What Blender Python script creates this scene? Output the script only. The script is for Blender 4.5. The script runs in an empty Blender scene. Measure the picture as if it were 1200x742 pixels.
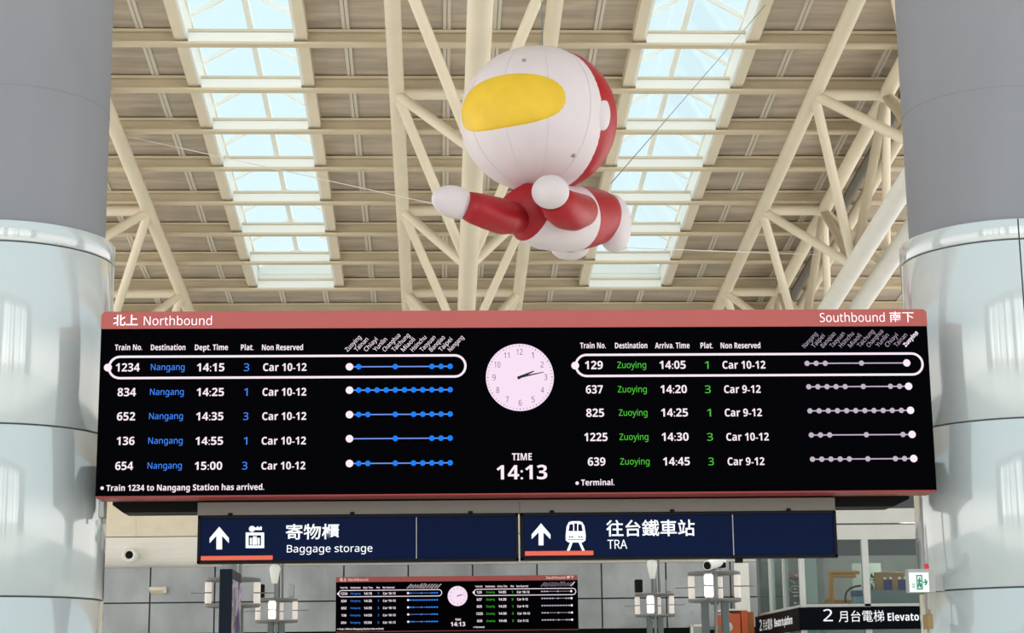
import bpy, bmesh, math, random
from mathutils import Vector, Matrix
random.seed(7)
S = bpy.context.scene
COL = S.collection

# ------------------------------------------------------------------ camera
FPX = 2088.5
PITCH, YAW, ROLL = (math.radians(a) for a in (11.6785, 2.48545, 0.69766))
EYE = Vector((0, 0, 1.6))
FW = Vector((math.sin(YAW)*math.cos(PITCH), math.cos(YAW)*math.cos(PITCH), math.sin(PITCH)))
_r0 = Vector((math.cos(YAW), -math.sin(YAW), 0)); _u0 = _r0.cross(FW)
RT = _r0*math.cos(ROLL) - _u0*math.sin(ROLL)
UP = _u0*math.cos(ROLL) + _r0*math.sin(ROLL)
cd = bpy.data.cameras.new('camera'); cam = bpy.data.objects.new('camera', cd); COL.objects.link(cam)
cd.sensor_width = 36; cd.lens = FPX*36/1200; cd.clip_end = 500
m = Matrix((RT, UP, -FW)).transposed().to_4x4(); m.translation = EYE
cam.matrix_world = m
S.camera = cam
# ------------------------------------------------------------------ exposure
S.view_settings.view_transform = 'Standard'
S.view_settings.look = 'None'
S.view_settings.exposure = 0.0
S.view_settings.gamma = 1.0
S.view_settings.use_curve_mapping = False

def lin(c):
    return tuple(((v/255)/12.92 if v/255 <= .04045 else ((v/255+.055)/1.055)**2.4) for v in c)

# ------------------------------------------------------------------ world: pale hazy sky, horizon and lower half brightened to light the roof
W = bpy.data.worlds.new('sky'); S.world = W; W.use_nodes = True
wn = W.node_tree; wn.nodes.clear()
wo = wn.nodes.new('ShaderNodeOutputWorld'); wb = wn.nodes.new('ShaderNodeBackground')
tc = wn.nodes.new('ShaderNodeTexCoord'); sx = wn.nodes.new('ShaderNodeSeparateXYZ'); rp = wn.nodes.new('ShaderNodeValToRGB')
mp = wn.nodes.new('ShaderNodeMapRange')
wn.links.new(tc.outputs['Generated'], sx.inputs[0]); wn.links.new(sx.outputs['Z'], mp.inputs['Value'])
mp.inputs['From Min'].default_value = -1; mp.inputs['From Max'].default_value = 1
wn.links.new(mp.outputs[0], rp.inputs[0])
cr = rp.color_ramp
cr.elements[0].position = 0.0; cr.elements[0].color = (1.9, 1.76, 1.60, 1)
cr.elements[1].position = 1.0; cr.elements[1].color = (.72, .95, 1.02, 1)
e = cr.elements.new(.49); e.color = (2.1, 1.98, 1.84, 1)
e = cr.elements.new(.52); e.color = (2.1, 2.05, 1.95, 1)
e = cr.elements.new(.62); e.color = (.84, 1.0, 1.04, 1)
wn.links.new(rp.outputs[0], wb.inputs[0]); wb.inputs[1].default_value = 1.0
wn.links.new(wb.outputs[0], wo.inputs[0])
# soft high sun through the thin cloud
sd = bpy.data.lights.new('sun', 'SUN'); sd.energy = 4.5; sd.angle = math.radians(12); sd.color = (1, .96, .9)
so = bpy.data.objects.new('sun', sd); COL.objects.link(so); so.rotation_euler = (math.radians(-20), math.radians(6), 0)

# added area light behind the viewer, lifts the hall and streaks the cladding
al_ = bpy.data.lights.new('rear_fill_light', 'AREA'); al_.shape = 'RECTANGLE'; al_.size = 27; al_.size_y = 12; al_.energy = 1700; al_.color = (1, .97, .93)
ao = bpy.data.objects.new('rear_fill_light', al_); COL.objects.link(ao); ao.location = (0, -9, 8.2); ao.rotation_euler = (math.radians(90), 0, 0)

# ------------------------------------------------------------------ helpers
def ray(x, y): return FW + RT*((x-600)/FPX) - UP*((y-371)/FPX)
def at(x, y, Y):
    d = ray(x, y); return EYE + d*(Y/d.y)
def atX(x, y, X):
    d = ray(x, y); return EYE + d*(X/d.x)
HR, SL = 14.0, 0.12688
def zr(Y): return EYE.z + HR - SL*Y
def onroof(x, y, off):
    d = ray(x, y); return EYE + d*((HR-off)/(d.z+SL*d.y))

MATS = {}
def mat(name, rgb, rough=.5, metal=0., spec=.5, emit=None, strength=1., noise=0., nscale=(3, 3, 3), bump=0., coat=0., bscale=None):
    if name in MATS: return MATS[name]
    M = bpy.data.materials.new(name); M.use_nodes = True; nt = M.node_tree
    b = nt.nodes['Principled BSDF']; c = lin(rgb)
    b.inputs['Roughness'].default_value = rough; b.inputs['Metallic'].default_value = metal
    b.inputs['Specular IOR Level'].default_value = spec; b.inputs['Coat Weight'].default_value = coat
    b.inputs['Coat Roughness'].default_value = .05
    b.inputs['Base Color'].default_value = (*c, 1)
    if noise or bump:
        t = nt.nodes.new('ShaderNodeTexCoord'); mpg = nt.nodes.new('ShaderNodeMapping'); n = nt.nodes.new('ShaderNodeTexNoise')
        nt.links.new(t.outputs['Object'], mpg.inputs[0]); mpg.inputs['Scale'].default_value = nscale
        nt.links.new(mpg.outputs[0], n.inputs['Vector']); n.inputs['Scale'].default_value = 1; n.inputs['Detail'].default_value = 5
        if noise:
            r = nt.nodes.new('ShaderNodeValToRGB'); nt.links.new(n.outputs['Fac'], r.inputs[0])
            r.color_ramp.elements[0].position = .3; r.color_ramp.elements[1].position = .7
            r.color_ramp.elements[0].color = (*[v*(1-noise) for v in c], 1)
            r.color_ramp.elements[1].color = (*[min(1, v*(1+noise)) for v in c], 1)
            nt.links.new(r.outputs[0], b.inputs['Base Color'])
        if bump:
            bp = nt.nodes.new('ShaderNodeBump'); bp.inputs['Strength'].default_value = bump; bp.inputs['Distance'].default_value = .05
            nt.links.new(n.outputs['Fac'], bp.inputs['Height']); nt.links.new(bp.outputs[0], b.inputs['Normal'])
    if emit:
        b.inputs['Emission Color'].default_value = (*lin(emit), 1); b.inputs['Emission Strength'].default_value = strength
    MATS[name] = M; return M

def glass(name, tint=(235, 245, 245), gl=.12, gz=.35):
    M = bpy.data.materials.new(name); M.use_nodes = True; nt = M.node_tree; nt.nodes.clear()
    o = nt.nodes.new('ShaderNodeOutputMaterial'); mx = nt.nodes.new('ShaderNodeMixShader')
    t = nt.nodes.new('ShaderNodeBsdfTransparent'); g = nt.nodes.new('ShaderNodeBsdfGlossy'); fr = nt.nodes.new('ShaderNodeFresnel')
    t.inputs[0].default_value = (*lin(tint), 1); g.inputs['Roughness'].default_value = .02
    ad = nt.nodes.new('ShaderNodeMath'); ad.operation = 'MULTIPLY_ADD'; ad.inputs[1].default_value = gz; ad.inputs[2].default_value = gl-.04
    fr.inputs[0].default_value = 1.45
    nt.links.new(fr.outputs[0], ad.inputs[0]); nt.links.new(ad.outputs[0], mx.inputs[0])
    nt.links.new(t.outputs[0], mx.inputs[1]); nt.links.new(g.outputs[0], mx.inputs[2]); nt.links.new(mx.outputs[0], o.inputs[0])
    MATS[name] = M; return M

class MB:
    """collects shapes and links them as one mesh object"""
    def __init__(s): s.v = []; s.f = []; s.mi = []; s.sm = []
    def add(s, vs, fs, mi=0, sm=False):
        o = len(s.v); s.v += [tuple(v) for v in vs]
        for f in fs: s.f.append([i+o for i in f]); s.mi.append(mi); s.sm.append(sm)
        return s
    def box(s, x0, x1, y0, y1, z0, z1, mi=0, bev=0.):
        if bev <= 0:
            v = [(x, y, z) for x in (x0, x1) for y in (y0, y1) for z in (z0, z1)]
            return s.add(v, [(0,1,3,2),(4,6,7,5),(0,4,5,1),(2,3,7,6),(0,2,6,4),(1,5,7,3)], mi)
        bm = bmesh.new(); bmesh.ops.create_cube(bm, size=1)
        for q in bm.verts: q.co = Vector(((x0+x1)/2+q.co.x*(x1-x0), (y0+y1)/2+q.co.y*(y1-y0), (z0+z1)/2+q.co.z*(z1-z0)))
        bmesh.ops.bevel(bm, geom=bm.edges[:], offset=bev, segments=2, affect='EDGES', profile=.5)
        return s.bm(bm, mi)
    def bm(s, bm, mi=0, sm=False):
        bm.verts.ensure_lookup_table(); bm.verts.index_update()
        s.add([v.co for v in bm.verts], [[q.index for q in f.verts] for f in bm.faces], mi, sm); bm.free(); return s
    def tube(s, p0, p1, r, r1=None, n=14, mi=0, cap=True):
        p0, p1 = Vector(p0), Vector(p1); r1 = r if r1 is None else r1
        d = (p1-p0).normalized(); a = d.orthogonal().normalized(); b = d.cross(a)
        vs = []
        for p, rr in ((p0, r), (p1, r1)):
            for i in range(n):
                t = 2*math.pi*i/n; vs.append(p + a*rr*math.cos(t) + b*rr*math.sin(t))
        s.add(vs, [(i, (i+1) % n, n+(i+1) % n, n+i) for i in range(n)], mi, True)
        if cap: s.add(vs, [list(range(n))[::-1], list(range(n, 2*n))], mi)
        return s
    def beam(s, p0, p1, w, h, up=(0, 0, 1), mi=0):
        p0, p1 = Vector(p0), Vector(p1); d = (p1-p0).normalized(); sd = d.cross(Vector(up)).normalized(); u = sd.cross(d)
        vs = [p+sd*a*w/2+u*b*h/2 for p in (p0, p1) for a, b in ((-1,-1),(1,-1),(1,1),(-1,1))]
        return s.add(vs, [(0,1,2,3),(7,6,5,4),(0,4,5,1),(1,5,6,2),(2,6,7,3),(3,7,4,0)], mi)
    def lathe(s, c, prof, n=48, mi=0, caps=True, a0=0., a1=2*math.pi, axis='z'):
        full = abs(a1-a0-2*math.pi) < 1e-6; k = n if full else n+1; vs = []
        for r, z in prof:
            for i in range(k):
                t = a0+(a1-a0)*i/n
                q = (r*math.cos(t), r*math.sin(t), z) if axis == 'z' else ((r*math.cos(t), z, r*math.sin(t)) if axis == 'y' else (z, r*math.cos(t), r*math.sin(t)))
                vs.append((c[0]+q[0], c[1]+q[1], c[2]+q[2]))
        fs = [(j*k+i, j*k+(i+1) % k, (j+1)*k+(i+1) % k, (j+1)*k+i) for j in range(len(prof)-1) for i in range(n if full else n)]
        s.add(vs, fs, mi, True)
        if caps and full:
            for j, rv in ((0, True), (len(prof)-1, False)):
                if prof[j][0] > 1e-5: s.add(vs[j*k:(j+1)*k], [list(range(k))[::-1] if rv else list(range(k))], mi)
        return s
    def prism(s, pts, y0, y1, mi=0):
        """outline in XZ, extruded along Y"""
        n = len(pts); vs = [(x, y0, z) for x, z in pts]+[(x, y1, z) for x, z in pts]
        return s.add(vs, [list(range(n)), list(range(n, 2*n))[::-1]]+[(i, n+i, n+(i+1) % n, (i+1) % n) for i in range(n)], mi)
    def prismx(s, pts, x0, x1, mi=0, sm=False):
        """outline in YZ, extruded along X"""
        n = len(pts); vs = [(x0, y, z) for y, z in pts]+[(x1, y, z) for y, z in pts]
        s.add(vs, [list(range(n)), list(range(n, 2*n))[::-1]], mi)
        return s.add(vs, [(i, n+i, n+(i+1) % n, (i+1) % n) for i in range(n)], mi, sm)
    def ellip(s, c, ax, n=32, mrings=18, mi=0):
        """ax: three half-axis vectors"""
        c = Vector(c); A = [Vector(a) for a in ax]; vs = []
        for j in range(mrings+1):
            p = math.pi*j/mrings
            for i in range(n):
                t = 2*math.pi*i/n
                vs.append(c+A[0]*math.sin(p)*math.cos(t)+A[1]*math.sin(p)*math.sin(t)+A[2]*math.cos(p))
        fs = [(j*n+i, (j+1)*n+i, (j+1)*n+(i+1) % n, j*n+(i+1) % n) for j in range(mrings) for i in range(n)]
        return s.add(vs, fs, mi, True)
    def loft(s, pts, rad, n=28, mats=None, sq=1.):
        """round body through points with radii, capped by domes"""
        P = [Vector(p) for p in pts]; vs = []; k = len(P)
        for j in range(k):
            d = (P[min(j+1, k-1)]-P[max(j-1, 0)]).normalized(); a = d.cross(Vector((0, 0, 1))).normalized(); b = a.cross(d)
            for i in range(n):
                t = 2*math.pi*i/n; vs.append(P[j]+a*rad[j]*math.cos(t)+b*rad[j]*sq*math.sin(t))
        for j in range(k-1):
            s.add(vs[j*n:(j+2)*n], [(i, (i+1) % n, n+(i+1) % n, n+i) for i in range(n)], (mats[j] if mats else 0), True)
        s.add(vs[:n], [list(range(n))[::-1]], mats[0] if mats else 0); s.add(vs[-n:], [list(range(n))], mats[-1] if mats else 0)
        return s
    def disc(s, x, z, r, y, n=20, mi=0):
        return s.add([(x+r*math.cos(2*math.pi*i/n), y, z+r*math.sin(2*math.pi*i/n)) for i in range(n)], [list(range(n))], mi)
    def build(s, name, mats, parent=None, merge=False):
        me = bpy.data.meshes.new(name); me.from_pydata(s.v, [], s.f)
        for q in (mats if isinstance(mats, (list, tuple)) else [mats]): me.materials.append(q)
        me.polygons.foreach_set('material_index', s.mi); me.polygons.foreach_set('use_smooth', s.sm)
        bm = bmesh.new(); bm.from_mesh(me)
        if merge: bmesh.ops.remove_doubles(bm, verts=bm.verts, dist=1e-5)
        if not getattr(s, 'flat', False): bmesh.ops.recalc_face_normals(bm, faces=bm.faces)
        bm.to_mesh(me); bm.free()
        o = bpy.data.objects.new(name, me); COL.objects.link(o)
        if parent:
            o.parent = parent
            o.location = -parent_origin(parent)
        return o
ORIG = {}
def parent_origin(p): return ORIG.get(p.name, Vector((0, 0, 0)))
def tag(o, label=None, cat=None, group=None, kind=None):
    if label: o['label'] = label
    if cat: o['category'] = cat
    if group: o['group'] = group
    if kind: o['kind'] = kind
    return o
def thing(name, loc, label, cat, group=None, kind=None):
    o = bpy.data.objects.new(name, None); COL.objects.link(o); o.location = loc; o.empty_display_size = .1
    ORIG[o.name] = Vector(loc); return tag(o, label, cat, group, kind)
def copy_tree(o, parent=None):
    c = o.copy(); COL.objects.link(c)
    if parent: c.parent = parent
    for ch in o.children: copy_tree(ch, c)
    return c

# ---- lettering
_TX = {}
def sans(txt, bold):
    # the sans-serif letter and digit forms of the built-in face
    A, Z, D = (0x1D5D4, 0x1D5EE, 0x1D7EC) if bold else (0x1D5A0, 0x1D5BA, 0x1D7E2); r = ''
    for ch in txt:
        r += chr(A+ord(ch)-65) if 'A' <= ch <= 'Z' else chr(Z+ord(ch)-97) if 'a' <= ch <= 'z' else chr(D+ord(ch)-48) if '0' <= ch <= '9' else ch
    return r
def glyphs(txt, off):
    bold = off >= .006 and txt.isascii(); raw, off0 = txt, off
    if (raw, off0) in _TX: return _TX[(raw, off0)]
    txt = sans(raw, bold) if raw.isascii() else raw
    off = off-.012 if bold else off
    k = (raw, off0)
    cu = bpy.data.curves.new('lettering', 'FONT'); cu.body = txt; cu.size = 1; cu.offset = off; cu.resolution_u = 3
    o = bpy.data.objects.new('lettering', cu); COL.objects.link(o)
    me = bpy.data.meshes.new_from_object(o)
    vs = [(v.co.x, v.co.y) for v in me.vertices]; fs = [list(p.vertices) for p in me.polygons]
    bpy.data.objects.remove(o); bpy.data.curves.remove(cu); bpy.data.meshes.remove(me)
    _TX[k] = (vs, fs); return _TX[k]
def capheight(off):
    v, _ = glyphs('H', off); ys = [q[1] for q in v]; return max(ys)-min(ys)
def put_text(mb, txt, p0, p1, h, y, mi=0, off=.012, box=False, squash=1.):
    """ink from XZ point p0 (left end of the baseline) to p1 (right end), capital height h, on plane y"""
    v, f = glyphs(txt, off)
    x0 = min(q[0] for q in v); x1 = max(q[0] for q in v)
    y0 = min(q[1] for q in v); y1 = max(q[1] for q in v)
    p0, p1 = Vector(p0), Vector(p1); d = p1-p0; L = d.length; d /= L; u = Vector((-d.y, d.x))
    sx = L/(x1-x0); sy = h/(y1-y0) if box else h/capheight(off); b = y0 if box else -off*.5
    mb.add([(p0.x+d.x*(q[0]-x0)*sx+u.x*(q[1]-b)*sy, y, p0.y+d.y*(q[0]-x0)*sx+u.y*(q[1]-b)*sy) for q in v], f, mi)

# ------------------------------------------------------------------ materials
BEAM = mat('cream_steel_paint', (232, 223, 202), .45, noise=.05, nscale=(.8, .8, .8))
DECK = mat('brown_grey_roof_deck', (190, 178, 163), .8, noise=.22, nscale=(.7, 5, 5))
SEAM = mat('pale_seam_strip', (222, 216, 204), .6)
PURL = mat('cream_purlin_paint', (220, 208, 182), .5, noise=.06, nscale=(1, 4, 4))
WHITE = mat('white_paint', (236, 236, 232), .45, noise=.03)
CONC = mat('grey_concrete_paint', (134, 134, 140), .75, noise=.05, nscale=(2, 2, .6), bump=.05)
CLAD = mat('enamelled_panel', (196, 202, 204), .11, metal=.12, spec=.7, coat=1.0, bump=.04, nscale=(5, 5, .4))
GROOVE = mat('dark_joint', (70, 74, 78), .7)
RED = mat('red_board_enamel', (172, 74, 70), .35, noise=.03)
BLACKSCR = mat('black_led_face', (1, 1, 4), .7, spec=.02)
LED = mat('led_white', (0, 0, 0), 1, spec=0, emit=(255, 238, 248), strength=1)
LEDB = mat('led_blue', (0, 0, 0), 1, spec=0, emit=(70, 140, 255), strength=1)
LEDD = mat('led_blue_dot', (0, 0, 0), 1, spec=0, emit=(30, 130, 250), strength=1)
LEDL = mat('led_route_line', (0, 0, 0), 1, spec=0, emit=(120, 150, 235), strength=1)
LEDG = mat('led_green', (0, 0, 0), 1, spec=0, emit=(80, 200, 60), strength=1)
LEDP = mat('led_dim_pink', (0, 0, 0), 1, spec=0, emit=(196, 180, 200), strength=1)
LEDK = mat('led_clock_face', (0, 0, 0), 1, spec=0, emit=(250, 226, 246), strength=1)
LEDN = mat('led_clock_numeral', (0, 0, 0), 1, spec=0, emit=(120, 88, 112), strength=1)
INK = mat('clock_hand_black', (10, 8, 12), .6)
BLACK = mat('black_metal', (9, 9, 10), .6, spec=.15)
NAVY = mat('navy_sign_face', (1, 20, 58), .3, spec=.05, noise=.04)
NAVYF = mat('navy_sign_frame', (6, 10, 22), .5, spec=.15)
SIGNW = mat('sign_white_film', (240, 243, 248), .4, emit=(240, 243, 250), strength=.35)
ORANGE = mat('orange_sign_bar', (236, 96, 66), .4)
STEEL = mat('grey_steel', (150, 152, 152), .35, metal=.5, noise=.05)
SKYW = mat('skylight_white_paint', (250, 250, 246), .4)
BEAMG = mat('grey_hanger_paint', (112, 108, 102), .5, noise=.03)
GLASS = glass('clear_glazing', (244, 252, 254), .045, .08)
LGLASS = glass('lift_glass', (228, 236, 235), .045)

# ------------------------------------------------------------------ roof
SKX = [(-4.05, -2.24), (3.40, 5.14)]          # skylight openings
SKY0, SKY1 = 14.0, 39.3
RY0, RY1, RX0, RX1 = 11.0, 47.2, -16.0, 17.0
PY = [27.62+1.665*i for i in range(-8, 12)]
PY = [p for p in PY if RY0+.3 < p < RY1-.6]
def slab(mb, x0, x1, y0, y1, t0, t1, mi=0):
    vs = [(x, y, zr(y)+t) for x in (x0, x1) for y in (y0, y1) for t in (t0, t1)]
    mb.add(vs, [(0,1,3,2),(4,6,7,5),(0,4,5,1),(2,3,7,6),(0,2,6,4),(1,5,7,3)], mi)
ceil = thing('ceiling', (0, 30, zr(30)), 'brown grey sloping roof deck with thin pale seams', 'ceiling', kind='structure')
d = MB()
xs = [RX0, SKX[0][0], SKX[0][1], SKX[1][0], SKX[1][1], RX1]
for a, b in ((0, 1), (2, 3), (4, 5)): slab(d, xs[a], xs[b], RY0, RY1, 0, .12)
for a, b in SKX:
    slab(d, a, b, RY0, SKY0, 0, .12); slab(d, a, b, SKY1+.12, RY1, 0, .12)
d.build('roof_deck', DECK, ceil)
dx = 1.66
for X in [-14.75, -13.1, -11.4, -9.78, -8.1, -6.45, -4.78, -1.45, .19, 1.0, 2.65, 5.96, 7.63, 9.3, 10.95, 12.6, 14.2]:
    sm = MB()
    for o_ in (-.034, .034): slab(sm, X+o_-.027, X+o_+.027, RY0+.1, RY1-.1, -.025, -.001)
    sm.build('seam_strip', SEAM, ceil)
for X in (-3.55, -2.55, 4.0, 4.75):
    sm = MB()
    for o_ in (-.034, .034): slab(sm, X+o_-.027, X+o_+.027, SKY1+.3, RY1-.1, -.025, -.001)
    sm.build('seam_strip', SEAM, ceil)

for i, Y in enumerate(PY):
    p = MB(); z = zr(Y)
    xa_, xb_ = RX0+.1, RX1-.1
    p.box(xa_, xb_, Y+.06, Y+.08, z-.27, z-.002)
    p.box(xa_, xb_, Y-.10, Y+.08, z-.275, z-.255); p.box(xa_, xb_, Y-.10, Y-.088, z-.255, z-.235)
    p.box(xa_, xb_, Y-.10, Y+.06, z-.035, z-.02); p.box(xa_, xb_, Y-.10, Y-.088, z-.065, z-.035)
    o = p.build('roof_beam', PURL)
    tag(o, 'cream steel purlin running across under the sloping roof deck', 'roof beam', 'purlins under the roof deck', 'structure')

# skylights
for k, (x0, x1) in enumerate(SKX):
    w = thing('window_%d' % (k+1), ((x0+x1)/2, 30, zr(30)), ['long ridged glass skylight on the left of the hanging balloon', 'long ridged glass skylight behind and right of the hanging balloon'][k], 'skylight', kind='structure')
    xm = (x0+x1)/2; hc, hr = .22, .72
    c = MB()
    for xa, xb in ((x0-.17, x0), (x1, x1+.17)): slab(c, xa, xb, SKY0, SKY1+.17, -.20, -.002)
    c.box(x0-.17, x1+.17, SKY1, SKY1+.12, zr(SKY1)-.20, zr(SKY1)-.01)
    c.build('edge_beam', BEAM, w)
    c = MB()
    for xa, xb in ((x0+.001, x0+.05), (x1-.05, x1-.001)): slab(c, xa, xb, SKY0, SKY1-.05, -.19, hc+.03)
    c.build('curb', SKYW, w)
    zE = zr(SKY1)
    c = MB(); c.prism([(x0, zE), (x1, zE), (x1, zE+hc), (xm, zE+hr), (x0, zE+hc)], SKY1-.04, SKY1+.02)
    c.box(x0+.12, x1-.12, SKY1-.06, SKY1-.04, zE+.10, zE+.13); c.build('end_panel', SKYW, w)
    c = MB(); c.beam((xm, SKY0, zr(SKY0)+hr), (xm, SKY1, zr(SKY1)+hr), .10, .10); c.build('ridge_bar', SKYW, w)
    c = MB()
    for sgn, xe in ((-1, x0), (1, x1)): c.beam((xe-sgn*.03, SKY0, zr(SKY0)+hc+.02), (xe-sgn*.03, SKY1, zr(SKY1)+hc+.02), .10, .06)
    c.build('eave_bar', SKYW, w)
    for Y in [q for q in PY if q < SKY1-.8]:
        c = MB(); z = zr(Y)
        for xe in (x0, x1): c.beam((xe, Y, z+hc), (xm, Y, z+hr), .07, .07)
        c.build('glazing_bar', SKYW, w)
    g = MB()
    for xe in (x0, x1):
        g.add([(xe, SKY0, zr(SKY0)+hc+.05), (xm, SKY0, zr(SKY0)+hr+.05), (xm, SKY1, zr(SKY1)+hr+.05), (xe, SKY1, zr(SKY1)+hc+.05)], [(0, 1, 2, 3)])
    g.build('glass_pane', GLASS, w)
    # added white faces imitate the sky's light on the beams in the opening
    for Y in [q for q in PY if q < SKY1]:
        c = MB(); z = zr(Y)
        c.box(x0+.052, x1-.052, Y-.085, Y+.055, z-.25, z-.07); c.build('skylit_white_face', SKYW, w)

# trusses
NY = [18.9, 24.0, 29.1, 34.3, 39.1, 43.9]
OFF = .40
def node(X, Y): return Vector((X, Y, zr(Y)-OFF))
BD = 2.10
def bnode(X, Y): return Vector((X, Y, zr(Y)-OFF-BD))
def truss(xc, tops, bots, label, mid=False):
    t = thing('roof_truss', (xc, 30, zr(30)-OFF), label, 'roof truss', kind='structure')
    for X in tops:
        c = MB(); c.tube(node(X, 12), node(X, 46.8), .13, n=18); c.build('top_chord', BEAM, t)
    for X in bots:
        c = MB(); c.tube(bnode(X, 12), bnode(X, 46.8), .175, n=20); c.build('bottom_chord', WHITE if xc > 5 else BEAM, t)
    for Y in NY:
        c = MB(); c.tube(node(tops[0], Y), node(tops[-1], Y), .10); c.build('cross_tie', BEAM, t)
    XB = bots[0]
    for a, b in zip(NY, NY[1:]):
        Yb = (a+b)/2
        for X in (tops[0], tops[-1]):
            for Y in (a, b):
                c = MB(); c.tube(node(X, Y), bnode(XB, Yb), .088); c.build('web_tube', BEAM, t)
        if mid:
            for Y in (a, b):
                c = MB(); c.tube(node(tops[1], Y), bnode(XB, Yb), .088); c.build('web_tube', BEAM, t)
            if len(bots) > 1:
                for Y in (a, b):
                    c = MB(); c.tube(node(tops[1], Y), bnode(bots[1], Yb), .08); c.build('web_tube', BEAM, t)
    return t
truss(.59, (-.66, 1.85), (.59,), 'cream tubular roof truss directly behind the hanging balloon')
truss(-6.92, (-8.17, -5.67), (-6.92,), 'cream tubular roof truss behind the left column')
tr = truss(7.70, (6.53, 7.78), (7.70, 8.30), 'cream tubular roof truss in front of the right column', mid=True)
tr['label'] = 'cream tubular roof truss with thick white lower tubes beside the right column'
c = MB(); c.tube(node(8.12, 14), node(8.12, 46.5), .10); c.build('pipe', mat('dark_grey_pipe', (110, 108, 104), .5), tr)
c = MB(); c.tube(node(8.45, 14), node(8.45, 46.5), .12); c.build('top_chord', BEAM, tr)

# ------------------------------------------------------------------ floor and far walls
FLOOR = mat('pale_polished_granite', (226, 220, 210), .25, noise=.08, nscale=(2, 2, 2))
f = MB(); f.box(-16, 17, -8, 52, -.2, 0); tag(f.build('floor', FLOOR), 'pale polished stone concourse floor', 'floor', kind='structure')
YW = 47.0
def zat(px, py, Y): return at(px, py, Y).z
PANEL = mat('brushed_grey_metal_panel', (142, 146, 148), .28, metal=.6, noise=.25, nscale=(.9, .5, .55), bump=1.0)
wb_ = thing('wall_back', (0, YW, 0), 'grey metal panel wall at the far end of the concourse', 'wall', kind='structure')
zt = zat(400, 661, YW); z1 = zat(400, 704.5, YW); z0 = zat(760, 736, YW)
c = MB(); c.box(-16, 17, YW+.05, YW+.2, z0, zr(YW)); c.build('backing', GROOVE, wb_)
c = MB(); seam = [176+75.6*i for i in range(-4, 15)]
for a, b in zip(seam, seam[1:]):
    xa = at(a, 690, YW).x+.02; xb = at(b, 690, YW).x-.02
    c.box(xa, xb, YW, YW+.06, z1+.02, zt); c.box(xa, xb, YW, YW+.06, z0, z1-.02)
c.build('metal_panel', PANEL, wb_)
c = MB(); c.box(-16, 17, YW+3.0, YW+3.2, 0, z0+.2); c.build('dark_opening_sheet', BLACK, wb_)  # black sheet standing in for the shade of the open concourse
c = MB(); c.box(-16, -8.2, YW, YW+.2, 0, z0); c.build('lower_panel', PANEL, wb_)
# white rounded soffit and cream bulkhead
XL, XR = at(100, 650, YW).x, at(884, 650, YW).x
zs = zat(400, 661.5, YW-.5); zb = zat(180, 629.5, YW-.8)
pr_ = []
for i in range(9):
    t = math.pi/2*i/8; pr_.append((YW-.75+.72*(1-math.cos(t)) , zb-(zb-zs)*math.sin(t)))
pr_ += [(YW, zs), (YW, zb)]
c = MB(); c.prismx(pr_, XL, XR, sm=False)
tag(c.build('trim_1', mat('white_soffit', (242, 240, 234), .5, noise=.05, nscale=(.5, 1, 2))), 'white rounded soffit above the grey panel wall', 'soffit', kind='structure')
CREAM = mat('cream_plaster', (234, 225, 204), .6, noise=.04)
c = MB(); c.box(XL, XR, YW-.78, YW, zb+.02, zr(YW)-.3)
c.box(at(165, 600, YW).x, at(165, 600, YW).x+.015, YW-.79, YW-.78, zb+.02, zb+2.0)
xq = at(123, 640, YW).x
tag(c.build('trim_2', CREAM), 'cream plaster bulkhead over the white soffit', 'bulkhead', kind='structure')
c = MB(); P0 = at(121, 628, YW-.8); 
c.add([(xq-.9, YW-1.0, zb-.1), (xq+.55, YW-.8, zb+2), (xq+.95, YW-.8, zb+2.6), (xq-.9, YW-1.6, zb+2.6), (xq-.9, YW-.78, zb-.1), (xq+.55, YW-.78, zb+2), (xq+.95, YW-.78, zb+2.6), (xq-.9, YW-.78, zb+2.6)],
      [(0,1,2,3),(4,7,6,5),(0,4,5,1),(1,5,6,2),(2,6,7,3),(3,7,4,0)])
tag(c.build('trim_3', CREAM), 'slanted cream return of the bulkhead next to the left column', 'bulkhead', kind='structure')

# ------------------------------------------------------------------ columns
def column(cx, cy, label, seam_a, zseams):
    t = thing('column', (cx, cy, 0), label, 'column', kind='structure')
    R, RU = .785, .705; zt = 4.93; zc = zt-.155
    c = MB(); c.lathe((cx, cy, 0), [(RU, zt-.3), (RU, zr(cy)+.05)], n=96)
    c.lathe((cx, cy, 0), [(RU+.002, 5.98), (RU+.004, 5.985), (RU+.002, 5.99)], n=96, caps=False)
    c.build('shaft', CONC, t)
    c = MB(); c.lathe((cx, cy, 0), [(R-.012, 0), (R-.012, zt-.02)], n=96); c.build('joint_backing', GROOVE, t)
    zz = [0.02]+zseams+[zc, zt]
    for i, (a, b) in enumerate(zip(zz, zz[1:])):
        g = .006
        for q in range(4):
            a0 = seam_a+q*math.pi/2+g/R/1.2; a1 = seam_a+(q+1)*math.pi/2-g/R/1.2
            c = MB(); lo, hi = a+g, b-g if i < len(zz)-2 else b
            prof = [(R-.03, lo), (R-.004, lo), (R, lo+.005), (R, hi-.005), (R-.004, hi), (R-.10 if i == len(zz)-2 else R-.03, hi)]
            c.lathe((cx, cy, 0), prof, n=28, caps=False, a0=a0, a1=a1)
            c.build('cladding_panel', CLAD, t)
    c = MB(); c.lathe((cx, cy, 0), [(R+.012, 0), (R+.012, .12), (R, .13)], n=64); c.build('plinth', STEEL, t)
CY = 13.35
def zcol(px, py): return at(px, py, CY-.785).z
column(-3.245, CY, 'round grey column with glossy white cladding left of the departure board', math.radians(-90+7), [zcol(50, 698), zcol(50, 495)])
column(4.415, CY, 'round grey column with glossy white cladding right of the departure board', math.radians(-90-9), [zcol(1150, 688), zcol(1150, 489)])

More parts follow.
